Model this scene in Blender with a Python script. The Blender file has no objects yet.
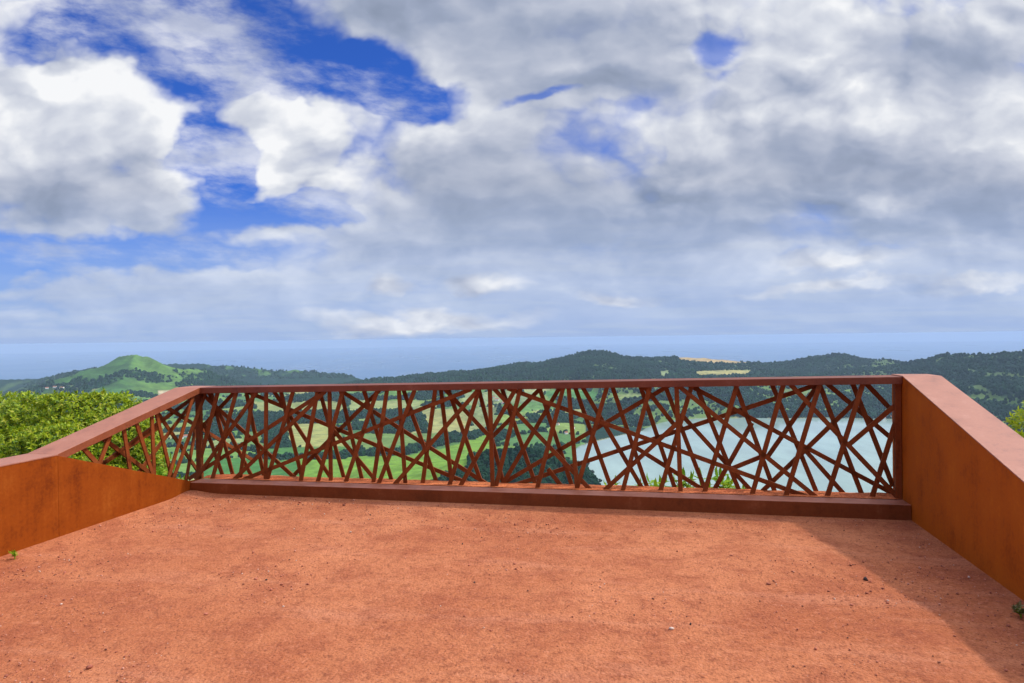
import bpy, bmesh, math, random
import numpy as np
from mathutils import Vector, Matrix
# ---------------------------------------------------------------- camera
F_PX = 683.0; EYE = 1.6
PITCH = math.radians(0.335); ROLL = math.radians(-0.72)
CAM_R = Matrix.Rotation(math.radians(90) - PITCH, 3, 'X') @ Matrix.Rotation(ROLL, 3, 'Z')
CAM_P = Vector((0, 0, EYE))
scene = bpy.context.scene
COL = scene.collection

def ray(px, py):
    return CAM_R @ Vector(((px - 512) / F_PX, -(py - 341.5) / F_PX, -1.0))

# ---------------------------------------------------------------- node expression helper
class X:
    """a socket in a node tree, with arithmetic"""
    nt = None
    def __init__(s, sock): s.s = sock
    @staticmethod
    def m(op, *a, clamp=False):
        n = X.nt.nodes.new('ShaderNodeMath'); n.operation = op; n.use_clamp = clamp
        for i, v in enumerate(a):
            if isinstance(v, X): X.nt.links.new(v.s, n.inputs[i])
            else: n.inputs[i].default_value = v
        return X(n.outputs[0])
    def __add__(s, o): return X.m('ADD', s, o)
    __radd__ = __add__
    def __mul__(s, o): return X.m('MULTIPLY', s, o)
    __rmul__ = __mul__
    def __sub__(s, o): return X.m('SUBTRACT', s, o)
    def __rsub__(s, o): return X.m('SUBTRACT', o, s)
    def __truediv__(s, o): return X.m('DIVIDE', s, o)
    def __rtruediv__(s, o): return X.m('DIVIDE', o, s)
    def max(s, o): return X.m('MAXIMUM', s, o)
    def min(s, o): return X.m('MINIMUM', s, o)
    def sat(s): return X.m('ADD', s, 0.0, clamp=True)
    def step(s, a, b, lo=0.0, hi=1.0):
        n = X.nt.nodes.new('ShaderNodeMapRange'); n.interpolation_type = 'SMOOTHSTEP'
        X.nt.links.new(s.s, n.inputs[0])
        for i, v in enumerate((a, b, lo, hi)): n.inputs[i + 1].default_value = v
        return X(n.outputs[0])
    def lin(s, a, b, lo=0.0, hi=1.0):
        n = X.nt.nodes.new('ShaderNodeMapRange')
        X.nt.links.new(s.s, n.inputs[0])
        for i, v in enumerate((a, b, lo, hi)): n.inputs[i + 1].default_value = v
        return X(n.outputs[0])

def vec(x, y, z):
    n = X.nt.nodes.new('ShaderNodeCombineXYZ')
    for i, v in enumerate((x, y, z)):
        if isinstance(v, X): X.nt.links.new(v.s, n.inputs[i])
        else: n.inputs[i].default_value = v
    return n.outputs[0]
def vop(op, a, b):
    n = X.nt.nodes.new('ShaderNodeVectorMath'); n.operation = op
    for i, v in enumerate((a, b)):
        if isinstance(v, X): v = v.s
        if isinstance(v, (int, float)):
            if op == 'SCALE': n.inputs[3].default_value = v
            else: n.inputs[i].default_value = (v, v, v)
        elif isinstance(v, (tuple, Vector)): n.inputs[i].default_value = v
        elif op == 'SCALE' and i == 1: X.nt.links.new(v, n.inputs[3])
        else: X.nt.links.new(v, n.inputs[i])
    return n.outputs[0]
def noise(v, scale, detail=4, rough=.55, lac=2.0, dist=0.0, out='Fac', kind='FBM', dim='3D'):
    n = X.nt.nodes.new('ShaderNodeTexNoise'); n.noise_type = kind; n.noise_dimensions = dim
    if v is not None: X.nt.links.new(v, n.inputs['Vector'])
    n.inputs['Scale'].default_value = scale; n.inputs['Detail'].default_value = detail
    n.inputs['Roughness'].default_value = rough; n.inputs['Lacunarity'].default_value = lac
    n.inputs['Distortion'].default_value = dist
    return X(n.outputs[out]) if out == 'Fac' else n.outputs[out]
def voro(v, scale, detail=0, rough=.5, feature='F1', rand=1.0, out='Distance', smooth=.5, dim='3D'):
    n = X.nt.nodes.new('ShaderNodeTexVoronoi'); n.feature = feature; n.voronoi_dimensions = dim
    if v is not None: X.nt.links.new(v, n.inputs['Vector'])
    n.inputs['Scale'].default_value = scale; n.inputs['Detail'].default_value = detail
    n.inputs['Roughness'].default_value = rough; n.inputs['Randomness'].default_value = rand
    if feature == 'SMOOTH_F1': n.inputs['Smoothness'].default_value = smooth
    return X(n.outputs[out]) if out == 'Distance' else n.outputs[out]
def mixc(f, a, b, mode='MIX'):
    n = X.nt.nodes.new('ShaderNodeMix'); n.data_type = 'RGBA'; n.blend_type = mode
    fi, ai, bi = n.inputs['Factor'], [i for i in n.inputs if i.name == 'A' and i.type == 'RGBA'][0], [i for i in n.inputs if i.name == 'B' and i.type == 'RGBA'][0]
    for so, v in ((fi, f), (ai, a), (bi, b)):
        if isinstance(v, X): v = v.s
        if isinstance(v, bpy.types.NodeSocket): X.nt.links.new(v, so)
        elif isinstance(v, (tuple, list)): so.default_value = tuple(v) + ((1,) if len(v) == 3 else ())
        else: so.default_value = v
    return [o for o in n.outputs if o.type == 'RGBA'][0]

# ---------------------------------------------------------------- sun direction (from the wall's shadow on the gravel)
K0 = Vector((-3.422, 7.207, 0)); E_ = Vector((0.9789, -0.2044, 0)); N_ = Vector((0.2044, 0.9789, 0)); SPAN = 6.944
TO_SUN = (E_ * .80 + N_ * .30 + Vector((0, 0, 1))).normalized()
SUN_EL = math.asin(TO_SUN.z); SUN_AZ = math.atan2(TO_SUN.x, TO_SUN.y)

# ---------------------------------------------------------------- sky
SKY_STRENGTH = 0.1
BLUE = (.27, .57, 1.38)
def build_sky():
    w = bpy.data.worlds.new('World'); scene.world = w; w.use_nodes = True
    nt = w.node_tree; nt.nodes.clear(); X.nt = nt
    tc = nt.nodes.new('ShaderNodeTexCoord')
    sep = nt.nodes.new('ShaderNodeSeparateXYZ'); nt.links.new(tc.outputs['Generated'], sep.inputs[0])
    dx, dy, dz = X(sep.outputs[0]), X(sep.outputs[1]), X(sep.outputs[2])
    zc = dz.max(0.012); zl = dz.max(0.0005)
    sky = nt.nodes.new('ShaderNodeTexSky'); sky.sky_type = 'NISHITA'; sky.sun_disc = False
    sky.sun_elevation = SUN_EL; sky.sun_rotation = SUN_AZ
    sky.altitude = 570; sky.air_density = 1.0; sky.dust_density = 0.6; sky.ozone_density = 3.0
    nt.links.new(vec(dx, dy, zc), sky.inputs['Vector'])
    # tangent coordinates of the sky north of the terrace (fixed to the world)
    yy = dy.max(0.18)
    u = dx / yy; v = zl / yy
    def uv(px, py):
        d = ray(px, py); return d.x / d.y, d.z / d.y
    base = vec(u, v, 0.0)

    sv = X.m('POWER', v + 0.02, 0.80) * 1.55            # towards the horizon clouds get thin and wide
    Q = vec(u, sv, 0.0)
    wv = vop('SUBTRACT', noise(Q, 3.4, 5, .58, out='Color', dim='2D'), 0.5)
    Qw = vop('ADD', Q, vop('SCALE', wv, 0.09))
    P = vop('ADD', base, vop('MULTIPLY', wv, (.17, .11, 0)))
    def cloud_tex(off):
        q = vop('ADD', Qw, (off[0], off[1], 0.0)) if off else Qw
        n1 = noise(q, 2.9, 8, .53, dim='2D')
        bil = 1.0 - voro(q, 5.2, 3.4, .52, 'F1', dim='2D')
        return n1, bil, (n1 - .5) * 1.6 + (bil - .56) * .85
    def blob(px, py, rx, ry, rot=0.0, dv=0.0):
        cu, cv = uv(px, py)
        d = vop('SUBTRACT', P, (cu, cv + dv, 0.0))
        if rot:
            a = math.radians(rot); ca, sa = math.cos(a) * F_PX, math.sin(a) * F_PX
            n1 = nt.nodes.new('ShaderNodeVectorMath'); n1.operation = 'DOT_PRODUCT'; nt.links.new(d, n1.inputs[0]); n1.inputs[1].default_value = (ca / rx, -sa / rx, 0)
            n2 = nt.nodes.new('ShaderNodeVectorMath'); n2.operation = 'DOT_PRODUCT'; nt.links.new(d, n2.inputs[0]); n2.inputs[1].default_value = (sa / ry, ca / ry, 0)
            d = vec(X(n1.outputs['Value']), X(n2.outputs['Value']), 0.0)
        else:
            d = vop('MULTIPLY', d, (F_PX / rx, F_PX / ry, 0.0))
        n = nt.nodes.new('ShaderNodeVectorMath'); n.operation = 'LENGTH'; nt.links.new(d, n.inputs[0])
        return X(n.outputs['Value'])
    def union(L, dv=0.0):
        r = blob(*L[0], dv=dv)
        for b in L[1:]:
            n = nt.nodes.new('ShaderNodeMath'); n.operation = 'SMOOTH_MIN'
            nt.links.new(r.s, n.inputs[0]); nt.links.new(blob(*b, dv=dv).s, n.inputs[1]); n.inputs[2].default_value = .25
            r = X(n.outputs[0])
        return 1.0 - r                                  # 1 in the middle, 0 on the outline, negative outside

    # (px, py, rx, ry, tilt): where the blue shows through, slate banks, white cumulus, bright breaks
    HOLES = [(95, 32, 70, 22, -8), (165, 20, 50, 18, 0), (240, 48, 80, 26, -20), (325, 80, 60, 14, -12), (410, 90, 50, 13, 0), (200, 150, 30, 42, 14), (222, 190, 44, 34, 0),
             (268, 214, 54, 14, 0), (110, 264, 130, 16, 0)]
    HEAVY = [(470, 232, 70, 22, 0), (560, 236, 90, 22, 0), (800, 205, 90, 26, 4), (930, 175, 90, 26, 0), (500, 200, 125, 66, 4), (650, 205, 150, 52, 0), (545, 30, 120, 42, 0), (850, 172, 130, 38, 6), (1000, 205, 80, 46, 8), (900, 238, 180, 14, 2), (70, 205, 95, 42, 0), (420, 14, 150, 30, -10),
             (720, 240, 210, 18, 0), (930, 60, 80, 30, 0), (590, 84, 70, 20, 0), (460, 245, 90, 14, 0)]
    WHITE = [(55, 120, 115, 58, -14), (165, 195, 48, 50, 0), (150, 120, 46, 34, 0), (300, 150, 36, 38, -25), (345, 195, 44, 46, 0), (285, 172, 30, 34, 0), (30, 50, 70, 40, 0)]
    BRIGHT = [(880, 208, 56, 12, -4), (425, 322, 100, 10, 0), (612, 292, 42, 8, 0), (487, 287, 26, 9, 0), (398, 288, 20, 9, 0), (815, 88, 55, 24, 0), (680, 45, 32, 28, 0), (755, 112, 55, 16, 0), (880, 92, 36, 20, 0),
              (650, 195, 40, 24, 0), (0, 328, 36, 11, 0), (840, 268, 60, 8, 0), (8, 276, 24, 7, 0), (900, 290, 120, 6, 0), (300, 150, 24, 24, 0), (60, 80, 60, 24, -20)]
    VEIL = [(255, 104, 70, 22, 8), (200, 78, 50, 12, 20), (200, 4, 90, 10, 0), (330, 14, 90, 24, -12), (300, 250, 110, 24, 0), (560, 85, 60, 14, 0), (110, 292, 190, 22, 0), (690, 112, 50, 24, 0), (640, 75, 30, 24, 0), (250, 205, 14, 12, 0)]
    veil, pins = union(VEIL), union([(704, 50, 20, 15, 0), (536, 98, 20, 6, -8)])
    hole, heavy, white, white2, bright = union(HOLES), union(HEAVY), union(WHITE), union(WHITE, -.03), union(BRIGHT)
    n1, bil, tex = cloud_tex(None)
    _, _, tex2 = cloud_tex((0.020, 0.030))
    fill = u.step(-.35, .1, .42, 1.0) + v.step(.05, .16, .25, 0)      # more cover to the right and low down
    body = fill - hole.lin(-.9, 1.0, 0, 1.75) + veil.lin(-.4, .6, 0, .7) + white.lin(-.3, .5, 0, .9) + heavy.lin(-.3, .5, 0, .5) + bright.lin(-.3, .5, 0, .5)
    d1 = tex + body
    soft = 1.0 - heavy.lin(-.3, .5, 0, .25)
    relief = (tex - tex2) * 1.0 * soft + (white.lin(-.6, .6) - white2.lin(-.6, .6)) * .8
    gap = (pins.lin(-.7, .8) + (.5 - n1) * 1.1 + (.5 - bil) * .5 - .30).step(0.0, .65, 0, .72)      # small thin places in the cover
    cover = d1.step(-.30, .55) * (1.0 - gap)
    tone = relief * .54 + .745 - heavy.lin(-.6, .7, 0, .32) + white.lin(-.4, .5, 0, .10) + bright.lin(-.6, .5, 0, 1.0) * ((bil - .56) * .5 + .20) - d1.step(.4, 1.8, 0, .12) + (n1 - .5) * .22 * soft + v.step(.10, .02, 0, .06)
    ramp = nt.nodes.new('ShaderNodeValToRGB'); cr = ramp.color_ramp
    cr.elements[0].position = .12; cr.elements[0].color = (.24, .29, .40, 1)
    cr.elements[1].position = .97; cr.elements[1].color = (.93, .94, .96, 1)
    for p, c in ((.35, (.34, .395, .53, 1)), (.6, (.53, .57, .68, 1)), (.8, (.72, .75, .82, 1))):
        e = cr.elements.new(p); e.color = c
    nt.links.new(tone.s, ramp.inputs[0])
    inv = 1.0 / SKY_STRENGTH
    def up(c): return mixc(1.0, c, (inv, inv, inv), 'MULTIPLY')
    blue = mixc(1.0, sky.outputs[0], BLUE, 'MULTIPLY')
    wisp = noise(vec(u + v * .8, sv * 1.5, 0.0), 4.0, 8, .60, dim='2D').step(.42, .70, 0, .75)
    col = mixc(cover.max(wisp), blue, up(ramp.outputs[0]))
    # airlight: the low sky fades into the pale blue of the horizon, with thin streaks
    streak = noise(vec(u * 2.2, v * 24.0, 0.0), 2.4, 5, .6, dim='2D')
    pale_c = mixc(streak.step(.40, .66), (.36 * inv, .49 * inv, .78 * inv), (.41 * inv, .53 * inv, .78 * inv))
    col = mixc(v.lin(0.0, .225, .96, 0) * (1.0 - bright.lin(-.4, .4, 0, .75) * n1.step(.36, .56)), col, pale_c)
    # out-of-view sky round the sun and overhead, brightened to add fill light
    dt = nt.nodes.new('ShaderNodeVectorMath'); dt.operation = 'DOT_PRODUCT'; nt.links.new(tc.outputs['Generated'], dt.inputs[0]); dt.inputs[1].default_value = TO_SUN
    gain = X(dt.outputs['Value']).step(.76, 1.0, 1.0, 4.2) + dz.step(.5, .85, 0.0, 1.1)
    col = vop('SCALE', col, gain)
    bg = nt.nodes.new('ShaderNodeBackground'); bg.inputs['Strength'].default_value = SKY_STRENGTH
    nt.links.new(col, bg.inputs['Color'])
    out = nt.nodes.new('ShaderNodeOutputWorld'); nt.links.new(bg.outputs[0], out.inputs[0])
    w.cycles.sampling_method = 'MANUAL'; w.cycles.sample_map_resolution = 512

build_sky()

# ---------------------------------------------------------------- numpy helpers
rng = np.random.default_rng(11)
def _hash(ix, iy, seed):
    h = (ix.astype(np.int64) * 374761393 + iy.astype(np.int64) * 668265263 + seed * 1274126177) & 0xffffffff
    h = ((h ^ (h >> 13)) * 1274126177) & 0xffffffff
    return ((h ^ (h >> 16)) & 0xffffff) / float(0xffffff)
def vnoise(x, y, seed=0):
    ix, iy = np.floor(x), np.floor(y); fx, fy = x - ix, y - iy
    fx = fx * fx * fx * (fx * (fx * 6 - 15) + 10); fy = fy * fy * fy * (fy * (fy * 6 - 15) + 10)
    a, b = _hash(ix, iy, seed), _hash(ix + 1, iy, seed); c, d = _hash(ix, iy + 1, seed), _hash(ix + 1, iy + 1, seed)
    return (a + (b - a) * fx) * (1 - fy) + (c + (d - c) * fx) * fy
def fbm(x, y, octv=5, gain=.5, seed=0):
    s, a, t = 0, 1.0, 0
    for o in range(octv):
        s = s + a * vnoise(x, y, seed + o * 17); t += a; a *= gain; x, y = x * 2.03 + 13.1, y * 2.03 + 7.7
    return s / t
def smooth(a, b, x):
    t = np.clip((x - a) / (b - a), 0, 1); return t * t * (3 - 2 * t)
def inside(poly, x, y):
    r = np.zeros(x.shape, bool); n = len(poly)
    for i in range(n):
        (x0, y0), (x1, y1) = poly[i], poly[(i + 1) % n]
        if y0 == y1: continue
        c = ((y0 > y) != (y1 > y)) & (x < (x1 - x0) * (y - y0) / (y1 - y0) + x0)
        r ^= c
    return r
def seg_dist(p0, p1, x, y):
    dx, dy = p1[0] - p0[0], p1[1] - p0[1]
    t = np.clip(((x - p0[0]) * dx + (y - p0[1]) * dy) / (dx * dx + dy * dy), 0, 1)
    return np.hypot(x - p0[0] - t * dx, y - p0[1] - t * dy), t
CR = np.array(CAM_R)
def project(x, y, z):
    q = np.stack([x, y, z - EYE], -1) @ CR
    w = np.where(q[..., 2] < -.01, -q[..., 2], .01)
    return 512 + F_PX * q[..., 0] / w, 341.5 - F_PX * q[..., 1] / w
def at_depth(px, py, depth):
    r = ray(px, py); return CAM_P + r * (depth / r.y)
def at_height(px, py, z):
    r = ray(px, py); return CAM_P + r * ((z - EYE) / r.z)

# ---------------------------------------------------------------- object helpers
def link(o, parent=None):
    COL.objects.link(o)
    if parent: o.parent = parent
    return o
def tag(o, label=None, cat=None, group=None, kind=None):
    if label: o['label'] = label
    if cat: o['category'] = cat
    if group: o['group'] = group
    if kind: o['kind'] = kind
    return o
def empty(name, loc=(0, 0, 0), rz=0.0):
    o = bpy.data.objects.new(name, None); o.location = loc; o.rotation_euler = (0, 0, rz); o.empty_display_size = .2
    return link(o)
def obj_from(name, bm, mat, parent=None, smooth_=False):
    me = bpy.data.meshes.new(name); bm.normal_update(); bm.to_mesh(me); bm.free()
    if mat: me.materials.append(mat)
    if smooth_: me.polygons.foreach_set('use_smooth', [True] * len(me.polygons))
    return link(bpy.data.objects.new(name, me), parent)
def obj_np(name, V, Fc, mat, parent=None, smooth_=False):
    """vertices and equal-sized faces from numpy"""
    me = bpy.data.meshes.new(name); V = np.asarray(V, np.float32); Fc = np.asarray(Fc, np.int32); k = Fc.shape[1]
    me.vertices.add(len(V)); me.vertices.foreach_set('co', V.ravel())
    me.loops.add(Fc.size); me.loops.foreach_set('vertex_index', Fc.ravel())
    me.polygons.add(len(Fc)); me.polygons.foreach_set('loop_start', np.arange(0, Fc.size, k, dtype=np.int32))
    me.polygons.foreach_set('loop_total', np.full(len(Fc), k, np.int32))
    if smooth_: me.polygons.foreach_set('use_smooth', np.ones(len(Fc), bool))
    me.update(calc_edges=True); me.validate()
    if mat: me.materials.append(mat)
    return link(bpy.data.objects.new(name, me), parent)
def grid_faces(nu, nv):
    i = np.arange(nu * nv).reshape(nu, nv)
    return np.stack([i[:-1, :-1], i[1:, :-1], i[1:, 1:], i[:-1, 1:]], -1).reshape(-1, 4)
def prism(bm, pts_a, pts_b):
    """closed solid between two polygons with the same number of corners"""
    a = [bm.verts.new(p) for p in pts_a]; b = [bm.verts.new(p) for p in pts_b]; n = len(a)
    bm.faces.new(a[::-1]); bm.faces.new(b)
    for i in range(n): bm.faces.new((a[i], a[(i + 1) % n], b[(i + 1) % n], b[i]))
def bevel(bm, w, seg=2):
    bmesh.ops.recalc_face_normals(bm, faces=bm.faces)
    bmesh.ops.bevel(bm, geom=[e for e in bm.edges if len(e.link_faces) == 2 and e.calc_face_angle(0) > .4], offset=w, segments=seg, profile=.6, affect='EDGES', clamp_overlap=True)
def beam(bm, a, b, width, depth_dir, depth):
    """flat bar from a to b; `width` across in the plane of the lattice, `depth` along depth_dir"""
    a, b = Vector(a), Vector(b); t = (b - a).normalized(); dd = Vector(depth_dir); w = t.cross(dd).normalized() * width / 2; dd = dd * depth / 2
    prism(bm, [a - w - dd, a + w - dd, a + w + dd, a - w + dd], [b - w - dd, b + w - dd, b + w + dd, b - w + dd])

# ---------------------------------------------------------------- materials
def material(name):
    m = bpy.data.materials.new(name); m.use_nodes = True; nt = m.node_tree; nt.nodes.clear(); X.nt = nt
    p = nt.nodes.new('ShaderNodeBsdfPrincipled'); o = nt.nodes.new('ShaderNodeOutputMaterial'); nt.links.new(p.outputs[0], o.inputs[0])
    return m, nt, p
def setc(nt, p, col):
    if isinstance(col, bpy.types.NodeSocket): nt.links.new(col, p.inputs['Base Color'])
    else: p.inputs['Base Color'].default_value = (*col, 1)
def bump(nt, p, h, strength, dist):
    b = nt.nodes.new('ShaderNodeBump'); b.inputs['Strength'].default_value = strength; b.inputs['Distance'].default_value = dist
    nt.links.new(h.s, b.inputs['Height']); nt.links.new(b.outputs[0], p.inputs['Normal'])
def coords(nt, which='Object'):
    return nt.nodes.new('ShaderNodeTexCoord').outputs[which]
def scaled(v, s): return vop('MULTIPLY', v, s)

def weathered_steel(name, dark, mid, light, rough=(.45, .7), spec=.4, streaks=.6, blot=3.0, dust=0.0):
    m, nt, p = material(name); c = coords(nt)
    big = noise(c, blot, 6, .62); fine = noise(c, 38, 5, .65); grit = noise(c, 220, 2, .6)
    st = noise(scaled(c, (9, 9, .55)), 2.2, 5, .6); dr = noise(scaled(c, (26, 26, .9)), 1.6, 3, .5)
    f = (big - .5) * 1.3 + (fine - .5) * .8 + (st - .5) * streaks * 1.5 + .5
    col = mixc(f.step(.1, .55), dark, mid); col = mixc(f.step(.5, 1.05), col, light)
    col = mixc((dr.step(.62, .74) * streaks * .35), col, light)
    col = mixc(grit.step(.62, .75, 0, .35), col, dark)
    # scuffs and dust of pale scratches
    sc = noise(scaled(c, (1, 1, 6)), 14, 3, .7); col = mixc(sc.step(.71, .78, 0, .30), col, (.42, .30, .22))
    if dust:                                            # red dust lying on the upward faces
        gn = nt.nodes.new('ShaderNodeNewGeometry'); sn = nt.nodes.new('ShaderNodeSeparateXYZ'); nt.links.new(gn.outputs['True Normal'], sn.inputs[0])
        col = mixc(X(sn.outputs[2]).step(.6, .9, 0, dust) * noise(c, 6, 4, .7).step(.25, .6, .45, 1.0), col, (.50, .20, .13))
    setc(nt, p, col)
    nt.links.new((f.lin(0, 1, rough[0], rough[1]) + (grit - .5) * .12).s, p.inputs['Roughness'])
    p.inputs['Specular IOR Level'].default_value = spec
    bump(nt, p, fine * .6 + grit * .5 + big * .4, .22, .004)
    return m
M_WALL = weathered_steel('rusted wall plate', (.14, .024, .002), (.25, .050, .003), (.33, .085, .009), (.6, .85), .10, .38)  # darker copy for the sunlit left wall, evens out the sun in its colour
M_WALL_LIFTED = weathered_steel('rusted wall plate lifted in shade', (.29, .058, .003), (.43, .100, .006), (.51, .14, .012), (.6, .85), .12, .38)  # same rust, paler for the shaded right wall; colour stands in for light
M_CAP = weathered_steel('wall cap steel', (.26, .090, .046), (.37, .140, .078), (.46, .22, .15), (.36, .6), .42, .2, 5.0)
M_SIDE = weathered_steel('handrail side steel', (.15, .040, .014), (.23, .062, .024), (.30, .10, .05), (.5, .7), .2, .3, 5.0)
M_RAIL = weathered_steel('rail steel', (.11, .026, .010), (.175, .042, .017), (.24, .076, .042), (.42, .62), .3, .2, 4.0)
M_BAR = weathered_steel('lattice steel', (.12, .025, .005), (.215, .049, .010), (.29, .078, .019), (.55, .75), .15, .3, 6.0)
M_KERB = weathered_steel('kerb steel', (.11, .026, .005), (.185, .044, .010), (.26, .080, .030), (.45, .7), .2, .3, 4.0, .75)

def red_gravel(name='red volcanic gravel', gain=(1, 1, 1)):
    m, nt, p = material(name); c = coords(nt)
    big = noise(c, .55, 5, .6); mid = noise(c, 3.2, 6, .65); clod = noise(c, 17, 5, .7); grain = noise(c, 70, 4, .8); peb = voro(c, 60, 0, .5, 'F1')
    col = mixc(big.step(.32, .68), (.42, .122, .045), (.56, .196, .082))
    col = mixc(mid.step(.42, .66, 0, .75), col, (.36, .098, .040))
    tr = noise(scaled(c, (.5, 3.0, 1)), 1.1, 5, .65); col = mixc(tr.step(.52, .70, 0, .5), col, (.58, .23, .12))
    col = mixc(clod.step(.50, .68, 0, .65), col, (.24, .064, .029)); col = mixc(clod.step(.46, .30, 0, .5), col, (.60, .23, .115))
    col = mixc(grain.step(.52, .66, 0, .85), col, (.18, .048, .024)); col = mixc(grain.step(.45, .30, 0, .7), col, (.62, .26, .16))
    if gain != (1, 1, 1): col = mixc(1.0, col, gain, 'MULTIPLY')
    setc(nt, p, col); p.inputs['Roughness'].default_value = .92; p.inputs['Specular IOR Level'].default_value = .2
    bump(nt, p, grain * 1.0 + clod * 1.2 + mid * 1.6 + (1.0 - peb) * .6, .75, .014)
    return m
M_GRAVEL = red_gravel(); M_BED = red_gravel('orange gravel with painted sun', (1.45, 1.25, 1.0))  # bed colour brightened, standing in for full sun on the soil strip
def pebble_mat():
    m, nt, p = material('pebbles'); g = nt.nodes.new('ShaderNodeNewGeometry'); r = nt.nodes.new('ShaderNodeValToRGB')
    nt.links.new(g.outputs['Random Per Island'], r.inputs[0]); cr = r.color_ramp; cr.interpolation = 'CONSTANT'
    cr.elements[0].color = (.30, .085, .045, 1); cr.elements[0].position = 0; cr.elements[1].position = .35; cr.elements[1].color = (.46, .15, .085, 1)
    for q, k in ((.70, (.17, .052, .03)), (.78, (.58, .26, .17)), (.93, (.62, .46, .36)), (.975, (.05, .03, .025))):
        e = cr.elements.new(q); e.color = (*k, 1)
    setc(nt, p, r.outputs[0]); p.inputs['Roughness'].default_value = .85
    return m
M_PEBBLE = pebble_mat()
def leaf_mat(name, cols, trans=.35, rough=.45):
    m = bpy.data.materials.new(name); m.use_nodes = True; nt = m.node_tree; nt.nodes.clear(); X.nt = nt
    g = nt.nodes.new('ShaderNodeNewGeometry'); r = nt.nodes.new('ShaderNodeValToRGB'); nt.links.new(g.outputs['Random Per Island'], r.inputs[0]); cr = r.color_ramp
    n = len(cols)
    cr.elements[0].color = (*cols[0], 1); cr.elements[1].color = (*cols[-1], 1)
    for i, c in enumerate(cols[1:-1]): e = cr.elements.new((i + 1) / (n - 1)); e.color = (*c, 1)
    p = nt.nodes.new('ShaderNodeBsdfPrincipled'); p.inputs['Roughness'].default_value = rough; p.inputs['Specular IOR Level'].default_value = .35
    t = nt.nodes.new('ShaderNodeBsdfTranslucent'); x = nt.nodes.new('ShaderNodeMixShader'); x.inputs[0].default_value = trans
    o = nt.nodes.new('ShaderNodeOutputMaterial')
    nt.links.new(r.outputs[0], p.inputs['Base Color']); nt.links.new(r.outputs[0], t.inputs['Color'])
    nt.links.new(p.outputs[0], x.inputs[1]); nt.links.new(t.outputs[0], x.inputs[2]); nt.links.new(x.outputs[0], o.inputs[0])
    return m
M_HEDGE = leaf_mat('hedge leaves', [(.05, .11, .008), (.15, .26, .008), (.32, .42, .010), (.46, .52, .018), (.26, .37, .010), (.50, .46, .04)])
M_BUSH = leaf_mat('yellow green leaves', [(.30, .42, .012), (.44, .52, .015), (.54, .58, .02)], .4)
M_WEED = leaf_mat('weed leaves', [(.16, .34, .015), (.28, .46, .02), (.38, .56, .04)], .4)
def plain(name, col, rough=.8, spec=.3, var=.25, sc=6):
    m, nt, p = material(name); c = coords(nt); n = noise(c, sc, 4, .6)
    setc(nt, p, mixc(n.step(.3, .7), tuple(k * (1 - var) for k in col), tuple(min(1, k * (1 + var)) for k in col)))
    p.inputs['Roughness'].default_value = rough; p.inputs['Specular IOR Level'].default_value = spec
    return m
M_TWIG = plain('bark', (.09, .06, .035)); M_HOUSE = plain('white plaster', (.78, .77, .74), .8, .3, .06, .3); M_TILE = plain('roof tiles', (.36, .13, .07), .8, .3, .2, .5)
M_SOIL = plain('hill soil', (.10, .075, .04), .95, .1, .3, .8)

# ---------------------------------------------------------------- terrain
SEA_Z, LAKE_Z = -570.0, -291.0
def lake_pt(px, py):
    p = at_height(px, py, LAKE_Z); return (p.x, p.y)
LAKE = [lake_pt(*q) for q in [(640, 540), (608, 493), (592, 484), (582, 474), (574, 462), (573, 452), (582, 445), (600, 440), (622, 435), (642, 431), (655, 425), (672, 420.5), (700, 418.5),
        (740, 418), (780, 418.5), (830, 418), (880, 419), (905, 420), (930, 424), (960, 436), (985, 455), (1000, 500), (960, 600), (800, 640)]]
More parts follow.
